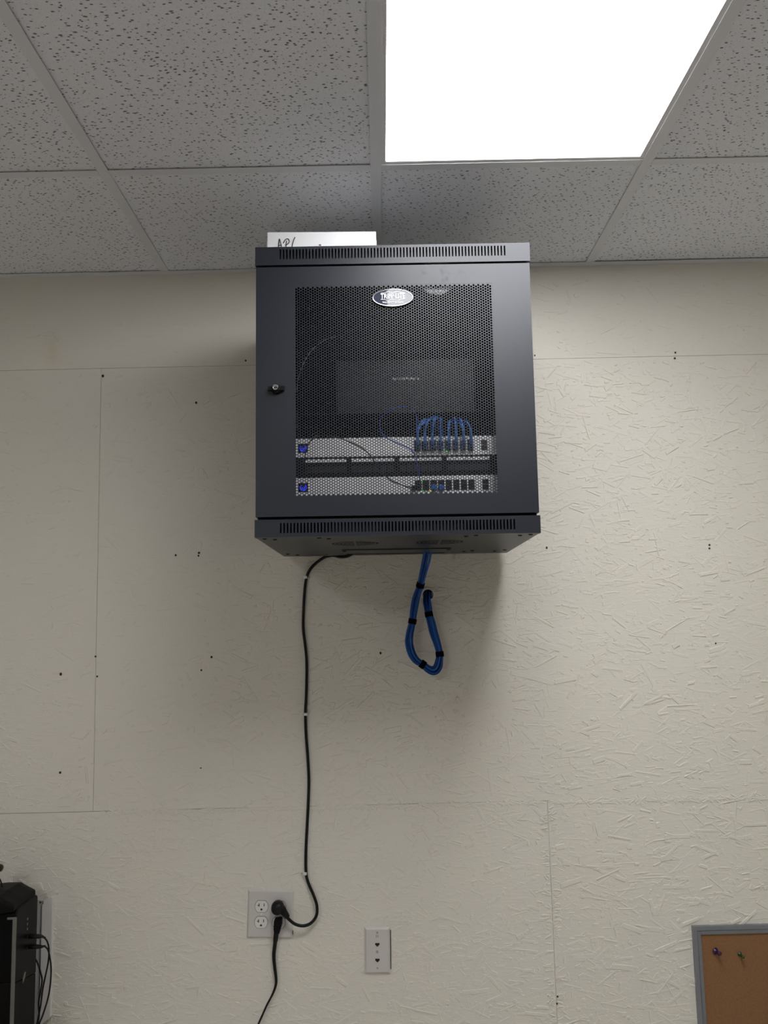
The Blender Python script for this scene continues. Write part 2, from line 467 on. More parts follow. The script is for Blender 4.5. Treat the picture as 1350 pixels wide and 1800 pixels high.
GRAY_CORD = [(-0.2278,-0.45,0.3493),(-0.2228,-0.46,0.3763),(-0.2151,-0.47,0.3976),(-0.2044,-0.47,0.4219),(-0.1911,-0.47,0.442),(-0.1739,-0.47,0.4581),(-0.1546,-0.46,0.4733),(-0.1358,-0.44,0.4852)]

# ================================================================== ROOM
def struct(o):
    o['kind'] = 'structure'
    return o

struct(MB().box(XL - .1, XR + .1, YF - .1, .2, -.1, 0).build('floor', M['floor']))
ceiling = struct(MB().box(XL - .1, XR + .1, YF - .1, .2, H + .16, H + .2).build('ceiling', M['plenum']))
struct(MB().box(XL - .1, XL, YF, .0, 0, H + .16).build('wall_left', M['plain_wall']))
struct(MB().box(XR, XR + .1, YF, .0, 0, H + .16).build('wall_right', M['plain_wall']))
struct(MB().box(XL - .1, XR + .1, YF - .1, YF, 0, H + .16).build('wall_front', M['dim_wall']))
wall_back = struct(MB().box(XL - .1, XR + .1, .004, .12, 0, H + .16).build('wall_back', M['wall']))

# ---- painted strand-board sheets, each with the relief of its strands
def strand(mb, x, z, L, w, ang, h, tilt=0.00012, slope=0.0008):
    ca, sa = math.cos(ang), math.sin(ang)
    def pt(a, b, y):
        return (x + a * ca - b * sa, y, z + a * sa + b * ca)
    e = [random.uniform(-tilt, tilt) for _ in range(4)]
    k = L / 2 * random.uniform(0.75, 1.0)
    top = [pt(-L / 2, -w / 2, -h + e[0]), pt(k, -w / 2 * random.uniform(.5, 1), -h + e[1]), pt(L / 2, w / 2, -h + e[2]), pt(-k, w / 2 * random.uniform(.5, 1), -h + e[3])]
    s = slope
    bot = [pt(-L / 2 - s, -w / 2 - s, .0005), pt(k + s, -w / 2 - s, .0005), pt(L / 2 + s, w / 2 + s, .0005), pt(-k - s, w / 2 + s, .0005)]
    mb.add(top + bot, [(0, 1, 2, 3), (0, 4, 5, 1), (1, 5, 6, 2), (2, 6, 7, 3), (3, 7, 4, 0)])

SEAM_V, SEAM_L, SEAM_U = 0.4243, 1.22, 2.4444
G = 0.0004
def wall_sheet(x0, x1, z0, z1, gu=G, gl=G, gr=G, gb=G):
    mb = MB().box(x0 + gl, x1 - gr, 0, .004, z0 + gb, z1 - gu)
    rx0, rx1, rz0, rz1 = max(x0, -1.2), min(x1, 1.25), max(z0, .58), min(z1, 2.72)
    n = int(max(0, rx1 - rx0) * max(0, rz1 - rz0) * 3600)
    for _ in range(n):
        x, z = random.uniform(rx0 + .012, rx1 - .012), random.uniform(rz0 + .012, rz1 - .012)
        # upper left of the wall is filled smoother than the rest
        rough = min(1.0, .45 + .55 * max(0, min(1, (x + .55) / .9)) + .75 * max(0, min(1, (1.55 - z) / .5)))
        if z > 2.46:
            rough *= .35
        if random.random() > rough:
            continue
        L = random.choice((.005, .007, .009, .012, .016, .020, .028, .040, .058)) * random.uniform(.7, 1.3)
        w = random.choice((.002, .003, .004, .006, .010)) * random.uniform(.7, 1.4)
        ang = random.gauss(0, .38) if random.random() < .8 else random.uniform(-PI / 2, PI / 2)
        h = random.choice((.00015, .00022, .0003, .0004, .0005, .0007, .0011)) * (.65 + .95 * rough)
        ex, ez = L / 2 * abs(math.cos(ang)) + w, L / 2 * abs(math.sin(ang)) + w
        if x - ex < x0 + .002 or x + ex > x1 - .002 or z - ez < z0 + .002 or z + ez > z1 - .002:
            continue
        strand(mb, x, z, L, w, ang, h)
    return mb

def seam_bits(mb, n, fx, fz, L, h, ang, clampf):
    for _ in range(n):
        l = L * random.uniform(.4, 1.5)
        x, z = fx(), fz()
        if not clampf(x, z, l):
            continue
        strand(mb, x, z, l, random.uniform(.0015, .004), random.gauss(ang, .45), h * random.uniform(.25, 1.2), .0004, .0011)

lumps = [random.uniform(.62, SEAM_L - .03) for _ in range(26)]
def seam_z():
    return min(SEAM_L - .012, random.gauss(random.choice(lumps), .016))

specs = [(XL, 0.0, SEAM_U, H + .16), (0.0, XR, SEAM_U, H + .16),
         (XL, -.7957, SEAM_L, SEAM_U), (-.7957, 1.643, SEAM_L, SEAM_U), (1.643, XR, SEAM_L, SEAM_U),
         (XL, SEAM_V, 0, SEAM_L), (SEAM_V, XR, 0, SEAM_L)]
sheets = []
for i, (x0, x1, z0, z1) in enumerate(specs):
    if i in (0, 1):
        mb = wall_sheet(x0, x1, z0, z1, gl=0, gr=0)
    else:
        mb = wall_sheet(x0, x1, z0, z1, gu=.0006, gb=0 if i > 4 else .0006 if i == 2 else .0011, gl=.00048, gr=.00048)
    if i in (5, 6):      # ragged level joint, ridge of filler along the top edge
        seam_bits(mb, 330, lambda: random.uniform(max(x0, -.79) + .01, min(x1, 1.2) - .01), lambda: SEAM_L - abs(random.gauss(.002, .002)) - .002, 0.026, .0014, 0, lambda x, z, l: x0 + l / 2 + .004 < x < x1 - l / 2 - .004 and z < SEAM_L - .0025)
        s = -1 if i == 5 else 1
        seam_bits(mb, 250, lambda: SEAM_V + s * abs(random.gauss(.005, .008)), lambda: seam_z(), .013, .0020, .1 * s, lambda x, z, l: (x + l / 2 < x1 - .001) if s < 0 else (x - l / 2 > x0 + .001))
    if i in (2, 3):      # faint upright joint at the left
        s = -1 if i == 2 else 1
        seam_bits(mb, 70, lambda: -.7957 + s * abs(random.gauss(.004, .003)), lambda: random.uniform(1.24, 2.42), .007, .0004, 0, lambda x, z, l: (x + l / 2 < x1 - .001) if s < 0 else (x - l / 2 > x0 + .001))
    o = mb.build('wall_panel', M['wall'], wall_back, fix=False)
    sheets.append((o, x0, x1, z0, z1))

def sheet_at(x, z):
    for o, x0, x1, z0, z1 in sheets:
        if x0 <= x <= x1 and z0 <= z <= z1:
            return o
nail_me = MB().lathe_y((0, 0, 0), [(.0034, 0), (.0033, -.0016), (.0020, -.0013)], 9).mesh('nail_hole', M['nail'])
for x, z in NAILS:
    o = bpy.data.objects.new('nail_hole', nail_me)
    COL.objects.link(o)
    k = random.uniform(.6, 1.05)
    o.scale = (k, 1, k * random.uniform(.9, 1.3))
    o.location = (x, 0, z)
    o.parent = sheet_at(x, z)
screw_me = MB().lathe_y((0, 0, 0), [(.0052, .0005), (.0046, -.0009), (.0040, -.0012), (.0030, -.0006), (.0020, -.0005)], 14).mesh('screw_head', M['wall'], smooth=True)
for x, z in SCREWS:
    o = bpy.data.objects.new('screw_head', screw_me)
    COL.objects.link(o)
    o.location = (x, 0, z)
    o.parent = sheet_at(x, z)
for x, z, a, l in ((.1385, 1.7835, .9, .006), (.1405, 1.7845, -.5, .005), (.1372, 1.7765, .2, .004), (.145, 1.7838, .1, .003)):
    mb = MB()
    strand(mb, x, z, l, .002, a, .0008, .0001, .0002)
    mb.build('paint_chip', M['bare_wood'], sheet_at(x, z))
mb = MB()
strand(mb, .4755, 1.1935, .016, .003, .8, .0014, .0003, .0004)
mb.build('raised_splinter', M['wall'], sheet_at(.4755, 1.1935))
mb = MB()
strand(mb, .832, 1.5225, .020, .006, .12, .0018, .0003, .002)
mb.build('raised_splinter', M['wall'], sheet_at(.832, 1.5225))

# ---- suspended ceiling: tees, wall angle, lay-in tiles
TW = .0121
cols = [k * T for k in range(-5, 5)]
rows = [YT - 2 * T * k for k in range(0, 6)]
def tee_long(x):
    return MB().box(x - TW, x + TW, YF, -.024, H, H + .0012).box(x - .002, x + .002, YF, -.002, H + .0012, H + .035)
for x in cols:
    if XL + .03 < x < XR - .03:
        tee_long(x).build('tee_bar', M['tee'], ceiling)
for y in rows:
    for i in range(len(cols) - 1):
        a, b = max(cols[i] + TW + .0004, XL), min(cols[i + 1] - TW - .0004, XR)
        if b - a > .05 and y > YF:
            MB().box(a, b, y - TW, y + TW, H - .0002, H + .001).box(a, b, y - .002, y + .002, H + .001, H + .03).build('tee_bar', M['tee'], ceiling)
MB().box(XL, XR, -.024, 0, H - .0004, H + .0008).box(XL, XR, -.0015, 0, H, H + .025).build('wall_angle', M['tee'], ceiling)
for s in (XL, XR - .024):
    MB().box(s, s + .024, YF, -.024, H - .0004, H + .0008).build('wall_angle', M['tee'], ceiling)
edges_y = [0.0] + rows + [YF]
lights = [(0, 1), (-3, 3)]       # (column, row) bays that hold a light
tile_cache = {}
for ci in range(len(cols) - 1):
    for ri in range(len(edges_y) - 1):
        c = round(cols[ci] / T)
        x0, x1 = max(cols[ci], XL), min(cols[ci + 1], XR)
        y1, y0 = edges_y[ri], edges_y[ri + 1]
        if x1 - x0 < .05 or y1 - y0 < .05 or (c, ri) in lights:
            continue
        lift = random.uniform(.0022, .0042)
        MB().box(x0 + .005, x1 - .005, y0 + .005, y1 - .005, 0, .015).build('ceiling_tile', M['tile'], ceiling, loc=(0, 0, 0)).location.z = H + lift

def panel_light(c, ri, label):
    x0, x1 = c * T + .0055, (c + 1) * T - .0055
    y1, y0 = edges_y[ri] - .0055, edges_y[ri + 1] + .0055
    t = thing('ceiling_light', label, 'light', ((x0 + x1) / 2, (y0 + y1) / 2, H + .002))
    hx, hy, w = (x1 - x0) / 2, (y1 - y0) / 2, .0165
    mb = MB().box(-hx, hx, -hy, -hy + w, 0, .012).box(-hx, hx, hy - w, hy, 0, .012).box(-hx, -hx + w, -hy + w, hy - w, 0, .012).box(hx - w, hx, -hy + w, hy - w, 0, .012)
    mb.build('frame', M['lamp_frame'], t)
    MB().box(-hx + w, hx - w, -hy + w, hy - w, .0035, .006).build('diffuser', M['lamp'], t)
    MB().box(-hx + .02, hx - .02, -hy + .02, hy - .02, .0125, .03).build('housing', M['lamp_frame'], t)
panel_light(0, 1, 'bright flat ceiling panel light above and in front of the black cabinet')
panel_light(-3, 3, 'added fill panel light, out of view further left and back in the room')  # unseen lamp, added as fill for the left of the wall

# ================================================================== WALL CABINET
CM = Matrix.Translation((0.0314, 0, 1.8891)) @ Matrix.Rotation(-.004968, 4, 'Z') @ Matrix.Rotation(.006057, 4, 'Y')
D = .5766
cab = thing('wall_cabinet', 'large black metal network cabinet with perforated door mounted high on the cream wall', 'cabinet', mat=CM)
# carcass
MB().box(-.3025, -.3005, -D + .024, -.045, .036, .607).build('side_panel', M['black'], cab)
MB().box(.3005, .3025, -D + .024, -.045, .036, .607).build('side_panel', M['black'], cab)
MB().box(-.3055, .3055, -D + .002, -.045, .6465, .6485).build('top_panel', M['black'], cab, bev=.0005)
MB().box(-.3005, .3005, -.049, -.0455, .0008, .6465).build('back_panel', M['inner_black'], cab)
MB().box(-.29, .29, -.0465, -.0005, .012, .03).box(-.29, .29, -.0465, -.0005, .6, .63).box(-.29, -.275, -.0465, -.0005, .03, .6).box(.275, .29, -.0465, -.0005, .03, .6).build('wall_bracket', M['black'], cab)

def vent_strip(z0, z1, s0, s1):
    """folded sheet with a row of seventy upright slots"""
    f, b, p, n = -D, -D + .0016, .00723, 70
    mb = MB().box(-.3055, .3055, f, b, z0, s0).box(-.3055, .3055, f, b, s1, z1)
    xs = [(i - (n - 1) / 2) * p for i in range(n)]
    w = .0017
    mb.box(-.3055, xs[0] - w, f, b, s0, s1).box(xs[-1] + w, .3055, f, b, s0, s1)
    for i in range(n - 1):
        mb.box(xs[i] + w, xs[i + 1] - w, f, b, s0, s1)
    mb.box(-.3055, .3055, b, -D + .024, z0, z0 + .0015).box(-.3055, .3055, b, -D + .024, z1 - .0015, z1)
    mb.box(-.3055, -.304, b, -.045, z0 + .0015, z1 - .0015).box(.304, .3055, b, -.045, z0 + .0015, z1 - .0015)
    return mb
vent_strip(.6062, .6485, .6195, .6425).build('vent_strip', M['black'], cab)
vent_strip(-.001, .0368, .0075, .0293).build('vent_strip', M['black'], cab)

# floor of the cabinet: sheet with two fan openings and a cable slot
bz0, bz1 = -.0008, .0008
fy0, fy1 = -.455, -.335
fans = (-.097, .100)
mb = MB()
mb.box(-.304, .304, -D + .002, fy0, bz0, bz1)
xs = -.304
for fx in fans:
    mb.box(xs, fx - .06, fy0, fy1, bz0, bz1)
    xs = fx + .06
mb.box(xs, .304, fy0, fy1, bz0, bz1)
mb.box(-.304, .304, fy1, -.126, bz0, bz1)
mb.box(-.304, -.131, -.126, -.076, bz0, bz1).box(.131, .304, -.126, -.076, bz0, bz1)
mb.box(-.304, .304, -.076, -.045, bz0, bz1)
bottom = mb.build('bottom_panel', M['black'], cab)
def fan_grille(fx):
    cy = (fy0 + fy1) / 2
    mb = MB()
    n = 32
    out = []
    for i in range(n):
        a = 2 * PI * i / n
        k = .06 / max(abs(math.cos(a)), abs(math.sin(a)))
        out.append((fx + k * math.cos(a), cy + k * math.sin(a)))
    def ring(r0, r1, z0, z1):
        vs, fs = [], []
        for i in range(n):
            a = 2 * PI * i / n
            for r in (r0, r1):
                for z in (z0, z1):
                    vs.append((fx + r * math.cos(a), cy + r * math.sin(a), z))
        for i in range(n):
            a, b = 4 * i, 4 * ((i + 1) % n)
            fs += [(a, a + 2, b + 2, b), (a + 1, b + 1, b + 3, a + 3), (a, b, b + 1, a + 1), (a + 2, a + 3, b + 3, b + 2)]
        mb.add(vs, fs)
    inner = [(fx + .055 * math.cos(2 * PI * i / n), cy + .055 * math.sin(2 * PI * i / n)) for i in range(n)]
    vs = [(x, y, bz0) for x, y in out] + [(x, y, bz0) for x, y in inner] + [(x, y, bz1) for x, y in out] + [(x, y, bz1) for x, y in inner]
    fs = []
    for i in range(n):
        j = (i + 1) % n
        fs += [(i, j, n + j, n + i), (2 * n + i, 3 * n + i, 3 * n + j, 2 * n + j), (n + i, n + j, 3 * n + j, 3 * n + i)]
    mb.add(vs, fs)
    for r in (.012, .021, .030, .039, .048):
        ring(r - .0022, r + .0022, bz0, bz1)
    for k in range(4):
        a = PI / 2 * k
        ca, sa = math.cos(a), math.sin(a)
        w = .0025
        q = [(.0, -w), (.0555, -w), (.0555, w), (.0, w)]
        mb.poly_z([(fx + u * ca - v * sa, cy + u * sa + v * ca) for u, v in q], bz0 - .0001, bz1 - .0001)
    return mb
for fx in fans:
    g = fan_grille(fx).build('fan_grille', M['black'], cab)
    cy = (fy0 + fy1) / 2
    MB().box(fx - .059, fx + .059, cy - .059, cy + .059, .012, .036).build('fan_motor', M['inner_black'], g)
MB().box(-.137, .139, -.236, -.1285, -.0032, -.0009).build('cable_cover', M['black'], cab, bev=.0006)
for x, y in ((-.131, -.222), (.133, -.222), (-.288, -.548), (-.268, -.53), (.288, -.548), (.268, -.53), (-.17, -.548), (-.15, -.53), (.17, -.548), (.15, -.53), (-.285, -.13), (-.262, -.10), (.285, -.15), (.262, -.12), (-.185, -.10), (.18, -.125), (.2, -.145)):
    MB().lathe_y((0, 0, 0), [(.0048, 0), (.0045, -.0016), (.002, -.002)], 10).build('screw', M['black_hole'], cab).matrix_local = Matrix.Translation((x, y, -.0009 if abs(x) > .14 or y < -.3 else -.0033)) @ Matrix.Rotation(PI / 2, 4, 'X')

# ---- door
door_z0, door_z1, dw = .0428, .6012, .3035
s_hex, row_p = .00349, .006045
col_p = 1.5 * s_hex
ncol, nrow = 83, 77
cx0, cz0 = -.2146, .0896
wx0, wx1 = cx0 - .0043, cx0 + (ncol - 1) * col_p + .0043
wz0, wz1 = cz0 - .0043, cz0 + (nrow - 1) * row_p + row_p / 2 + .0043
yf = -D
mb = MB().box(-dw, dw, yf, yf + .0014, door_z0, wz0).box(-dw, dw, yf, yf + .0014, wz1, door_z1).box(-dw, wx0, yf, yf + .0014, wz0, wz1).box(wx1, dw, yf, yf + .0014, wz0, wz1)
mb.box(-dw, -dw + .0014, yf + .0014, yf + .02, door_z0, door_z1).box(dw - .0014, dw, yf + .0014, yf + .02, door_z0, door_z1)
mb.box(-dw + .0014, dw - .0014, yf + .0014, yf + .02, door_z0, door_z0 + .0014).box(-dw + .0014, dw - .0014, yf + .0014, yf + .02, door_z1 - .0014, door_z1)
door = mb.build('door', M['door'], cab)
hexc = [(s_hex * math.cos(PI / 3 * k), s_hex * math.sin(PI / 3 * k)) for k in range(6)]
rh = .00246
inn = [(rh * math.cos(PI / 6 * k), rh * math.sin(PI / 6 * k)) for k in range(12)]
vs, fs = [], []
ym, yb = yf + .0003, yf + .0013
for i in range(-1, ncol + 1):
    for j in range(-2, nrow + 2):
        x, z = cx0 + i * col_p, cz0 + j * row_p + (row_p / 2 if i % 2 else 0)
        k = len(vs)
        solid = i < 0 or i >= ncol or j < 0 or j >= nrow
        if solid:
            if z < wz0 - .004 or z > wz1 + .004:
                continue
            vs += [(x + a, ym, z + b) for a, b in hexc]
            fs.append(tuple(range(k, k + 6)))
            continue
        vs += [(x + a, ym, z + b) for a, b in hexc] + [(x + a, ym, z + b) for a, b in inn] + [(x + a, yb, z + b) for a, b in inn]
        for e in range(6):
            e1, p, q, r = (e + 1) % 6, 2 * e, 2 * e + 1, (2 * e + 2) % 12
            fs += [(k + e, k + 6 + q, k + 6 + p), (k + e, k + e1, k + 6 + q), (k + e1, k + 6 + r, k + 6 + q)]
        for e in range(12):
            e1 = (e + 1) % 12
            fs.append((k + 6 + e, k + 6 + e1, k + 18 + e1, k + 18 + e))
mm = MB()
mm.v, mm.f = vs, fs
mm.build('perforated_panel', M['door'], door, fix=False)
# badge
bx, bzc = -.0012, .525
ba, bb = .0440, .0194
MB().poly_y(ell(bx, bzc, ba, bb, 40), yf - .0032, yf - .0002).build('badge', M['badge'], door)
MB().tube([(x, yf - .0034, z) for x, z in ell(bx, bzc, ba, bb, 48)], .0011, 8, closed=True).build('badge_rim', M['chrome'], door, smooth=True)
lettering('badge_lettering', 'TRIPP·LITE', .0535, .0115, M['white_print'], door, (bx + .0002, yf - .0037, bzc + .0035), .0006)
lettering('badge_lettering', 'SmartRack\u2122 Enclosure', .0455, .0034, M['white_print'], door, (bx + .0002, yf - .0035, bzc - .0100), .0004)
mb = MB()
for zz, sg in ((.0112, 1), (-.0036, -1)):
    pts = []
    for i in range(41):
        u = -.0265 + .053 * i / 40
        hump = .0028 * (math.exp(-((u + .010) / .0055) ** 2) + math.exp(-((u - .010) / .0055) ** 2))
        pts.append((bx + u, yf - .0034, bzc + zz + sg * hump))
    mb.tube(pts, .00045, 5)
mb.build('badge_line', M['white_print'], door)
# wing lock
lx, lz = -.2584, .3234
mb = MB().lathe_y((lx, yf, lz), [(.0118, 0), (.0118, -.004), (.0105, -.007), (.009, -.0075)], 22)
mb.poly_y([(lx - .0175, lz - .0042), (lx + .0175, lz - .0052), (lx + .0185, lz + .0048), (lx - .0165, lz + .0038)], yf - .009, yf - .001)
mb.build('lock_bezel', M['satin_black'], door)
MB().lathe_y((lx - .001, yf - .007, lz + .001), [(.0068, 0), (.0068, -.0055), (.0060, -.0070), (.0045, -.0070), (.0042, -.0058)], 22).build('lock_cylinder', M['chrome'], door, smooth=False)
mb = MB()
ks = [(-.0035, -.0008), (.001, .0002), (.0004, .0028), (.0040, -.0002), (.0012, -.0026), (.0012, -.0014), (-.0032, -.002)]
mb.poly_y([(lx - .001 + a, lz + .001 + b) for a, b in ks], yf - .0146, yf - .0125)
mb.build('key_slot', M['black_hole'], door)

MB().box(-.300, .300, -.5558, -.5535, .590, .6465).box(-.300, .300, -.5558, -.5535, .0368, .052).box(-.300, -.262, -.5558, -.5535, .052, .590).box(.262, .300, -.5558, -.5535, .052, .590).build('light_stop_frame', M['inner_black'], cab)  # added behind the door gaps to keep light from leaking into the cabinet
# ---- rack rails with square holes
def rack_rail(x0, x1, yy=-.503):
    mb = MB()
    xm = (x0 + x1) / 2
    hw, hh = .0047, .0047
    zs = [.045 + k * .01588 for k in range(35)]
    prev = .038
    for z in zs:
        mb.box(x0, x1, yy, yy + .0018, prev, z - hh)
        mb.box(x0, xm - hw, yy, yy + .0018, z - hh, z + hh).box(xm + hw, x1, yy, yy + .0018, z - hh, z + hh)
        prev = z + hh
    mb.box(x0, x1, yy, yy + .0018, prev, .612)
    xo = x1 - .0018 if x0 > 0 else x0
    mb.box(xo, xo + .0018, yy + .0018, yy + .04, .038, .612)
    return mb
rack_rail(-.2475, -.2235).build('rack_rail', M['rail'], cab)
rack_rail(.2235, .2475).build('rack_rail', M['rail'], cab)
MB().box(-.2475, -.2457, -.12, -.08, .002, .645).build('rear_rail', M['rail'], cab)
MB().box(.2457, .2475, -.12, -.08, .002, .645).build('rear_rail', M['rail'], cab)
# ================================================================== DEVICES IN THE CABINET
PX0, PITCHX = .0488, .0169       # first port column, spacing
def ports_frame(w, h):
    t = .0012
    return MB().box(-w / 2, -w / 2 + t, -.0012, .0, -h / 2, h / 2).box(w / 2 - t, w / 2, -.0012, .0, -h / 2, h / 2).box(-w / 2 + t, w / 2 - t, -.0012, .0, -h / 2, -h / 2 + t).box(-w / 2 + t, w / 2 - t, -.0012, .0, h / 2 - t, h / 2).box(-w / 2 + t, w / 2 - t, -.0004, .0, -h / 2 + t, h / 2 - t).box(-.0025, .0025, -.0009, -.0004, -h / 2 + t, -h / 2 + t + .0018)
def network_switch(zc, label, tilt=0.0):
    t = thing('network_switch', label, 'network switch', (-.0035, -.51, zc), 'white rack network switches', mat=CM)
    MB().box(-.2205, .2205, .002, .285, -.0205, .0205).build('chassis', M['dark_chassis'], t, bev=.001)
    MB().box(-.2205, .2205, -.0015, .002, -.0215, .0215).build('faceplate', M['switch_white'], t, bev=.0008)
    for s in (-1, 1):
        e = MB().box(s * .2312 - .0098, s * .2312 + .0098, .0012, .003, -.0215, .0215).build('rack_ear', M['switch_grey'], t)
        for dz in (-.0135, .0135):
            MB().lathe_y((s * .2335, .0012, dz), [(.0042, 0), (.0040, -.0022), (.0015, -.0026)], 12).build('rack_screw', M['steel'], e)
    sc = MB().box(-.2140, -.1935, -.0023, -.0012, -.0102, .0102).build('screen', M['screen'], t)
    r = .0066
    arc = [(-.2037 + r * math.cos(a), -.0026, r * math.sin(a)) for a in [PI * (.72 + 1.56 * i / 24) for i in range(25)]]
    MB().tube(arc, .0012, 6).build('lit_ring', M['screen_blue'], sc)
    arc = [(-.2037 + .003 * math.cos(a), -.0026, .003 * math.sin(a)) for a in [PI * (.9 + 1.2 * i / 14) for i in range(15)]]
    MB().tube(arc, .0008, 6).build('lit_ring', M['screen_blue'], sc)
    p0 = ports_frame(.0142, .0112).build('port', M['black_plastic'], t)
    p0.location = (PX0 + .0035, -.0015, .0063)
    first = True
    for c in range(8):
        for dz in (.0063, -.0055):
            if first:
                first = False
                continue
            share(p0, t, (PX0 + .0035 + c * PITCHX, -.0015, dz))
    q0 = ports_frame(.0145, .0108).build('uplink_port', M['black_plastic'], t)
    q0.location = (.2015, -.0015, .0065)
    share(q0, t, (.2015, -.0015, -.0058))
    return t
sw_up = network_switch(.2045, 'upper white rack switch, its ports full of looping blue patch cables')
sw_lo = network_switch(.1155, 'lower white rack switch with mostly empty ports at the bottom of the cabinet')
def led(parent, x, z, mat):
    MB().box(x - .0016, x + .0016, -.0024, -.0014, z - .0011, z + .0011).build('status_light', mat, parent)
led(sw_up, .1170, -.0128, M['led_green'])
led(sw_lo, .0615, .0098, M['led_green'])
led(sw_lo, .0615, -.0122, M['led_green'])
led(sw_lo, .0785, -.0120, M['led_amber'])

pp = thing('patch_bay', 'black patch panel with white label strips between the two white switches', 'patch panel', (-.0035, -.51, .160), mat=CM)
MB().box(-.241, .241, 0, .003, -.0222, .0222).build('panel_face', M['satin_black'], pp, bev=.0006)
MB().box(-.215, .215, .003, .05, -.02, .02).build('jack_tray', M['inner_black'], pp)
jk = None
for k in range(4):
    cxk = -.1545 + k * .1065
    MB().box(cxk - .0475, cxk + .0475, -.0012, 0, .0118, .0188).build('label_strip', M['switch_white'], pp)
    for j in range(6):
        loc = (cxk - .0395 + j * .0158, 0, -.0045)
        if jk is None:
            jk = ports_frame(.0145, .0145).build('jack', M['rail'], pp)
            jk.location = loc
        else:
            share(jk, pp, loc)

shelf = thing('rack_shelf', 'black rack shelf carrying the black box in the cabinet', 'shelf', (0, -.50, .289), mat=CM)
MB().box(-.22, .22, .02, .30, 0, .0018).build('tray', M['inner_black'], shelf)
for s in (-1, 1):
    MB().box(s * .2345 - .0125, s * .2345 + .0125, -.0042, -.0032, -.040, .0018).box(s * .2215 - .0012, s * .2215 + .0012, -.0032, .30, -.040, 0).build('shelf_bracket', M['inner_black'], shelf)
dev = thing('black_device', 'plain black box with a line of small pale lettering on the cabinet shelf', 'device', (.028, -.40, .2908), mat=CM)
MB().box(-.167, .167, .004, .2, .004, .150).build('case', M['device_black'], dev, bev=.003)
MB().box(-.165, .165, 0, .004, .006, .148).build('front_face', M['device_black'], dev, bev=.0015)
for x in (-.15, .15):
    for y in (.02, .18):
        MB().box(x - .008, x + .008, y - .008, y + .008, 0, .004).build('foot', M['rubber'], dev)
mb = MB()
rr = random.Random(4)
for i in range(12):
    x = -.030 + i * .0053
    z = .1015 + rr.uniform(-.0006, .0006)
    mb.box(x, x + .0009, -.0005, .0002, z - .0028, z + .003)
    if rr.random() < .7:
        mb.box(x, x + .0034, -.0005, .0002, z - .0004 + rr.choice((-.0022, 0, .0022)), z + .0005 + rr.choice((0, .0004)))
    if rr.random() < .5:
        mb.box(x + .0028, x + .0037, -.0005, .0002, z - .0025, z + .001)
mb.build('pale_lettering', M['white_print'], dev)

# ---- patch cables of the upper switch
words = ['first', 'second', 'third', 'fourth', 'fifth', 'sixth', 'seventh', 'eighth']
rnd = random.Random(21)
for c in range(8):
    for row in (0, 1):
        x = PX0 + c * PITCHX
        zp = .2045 + (.0063 if row == 0 else -.0055)
        tx, tz = (.104, .270) if c < 4 else (.131, .264)
        if row == 1:
            tz -= .004
        k = .72 + rnd.uniform(-.1, .1)
        xt = x + (tx - x) * k
        out = -.530 - (.006 if row else 0) - rnd.uniform(0, .004)
        zt = tz + rnd.uniform(-.006, .004) - abs(x - tx) * .12
        lean = rnd.uniform(-.0015, .0015)
        P = [(x, -.5125, zp), (x, -.5215, zp), (x + lean, out, zp + .006), (x + lean, out - .001, zp + .022), (x + (xt - x) * .10, out, zt - .018), (x + (xt - x) * .45, out + .005, zt - .003), (xt, -.505, zt), (xt + (tx - xt) * .5, -.47, zt - .006), (tx + rnd.uniform(-.01, .01), -.43, zt - .020), (tx + rnd.uniform(-.012, .012), -.33, .236 + rnd.uniform(0, .006)), (tx + rnd.uniform(-.02, .02), -.2, .233 + rnd.uniform(0, .006))]
        t = thing('patch_cable', 'blue patch cable in the %s port from the left, %s row of the upper switch' % (words[c], 'top' if row == 0 else 'bottom'), 'cable', (x, -.5125, zp), 'blue patch cables of the upper switch', mat=CM)
        sub = lambda p: tuple(Vector(p) - Vector((x, -.5125, zp)))
        MB().tube([sub(p) for p in spline(P[1:], 5)], .0025, 7).build('cord', M['blue_lite'], t, smooth=True)
        MB().box(-.0055, .0055, -.010, .0006, -.0045, .0042).build('plug', M['blue_boot'], t, bev=.0012)
# two short blue plugs in the lower switch
for i, (x, w) in enumerate(((PX0 + 2 * PITCHX, 'left'), (PX0 + 3 * PITCHX, 'right'))):
    t = thing('port_plug', 'short bright blue plug in the lower switch, the %s one of two' % w, 'plug', (x, -.5125, .110), 'blue plugs in the lower switch', mat=CM)
    MB().box(-.0058, .0058, -.009, .0006, -.0055, .0050).build('plug_body', M['blue_lite'], t, bev=.001)
    MB().box(-.0016, .0016, -.0075, -.001, .0050, .0066).build('latch', M['blue_lite'], t)

def loose_cord(name, label, P, r, mat, ends, sub=6):
    base = Vector(P[0])
    t = thing(name, label, 'cable', tuple(base), mat=CM)
    MB().tube([tuple(p - base) for p in spline(P, sub)], r, 7).build('cord', mat, t, smooth=True)
    for p in ends:
        v = Vector(p) - base
        MB().box(v.x - .0055, v.x + .0055, v.y - .008, v.y + .006, v.z - .005, v.z + .004).build('plug', mat, t, bev=.0012)
    return t
loose_cord('patch_cable', 'thin deep blue cable arching from the lower switch to the upper switch', THIN_BLUE, .0013, M['blue_thin'], ())
loose_cord('patch_cable', 'thin black cable curving across both switches from left to right', BLACK_CORD, .0014, M['rubber'], (BLACK_CORD[0],))
loose_cord('thin_wire', 'thin grey wire arching in the dark upper left of the cabinet', GRAY_CORD, .0008, M['grey_cord'], ())

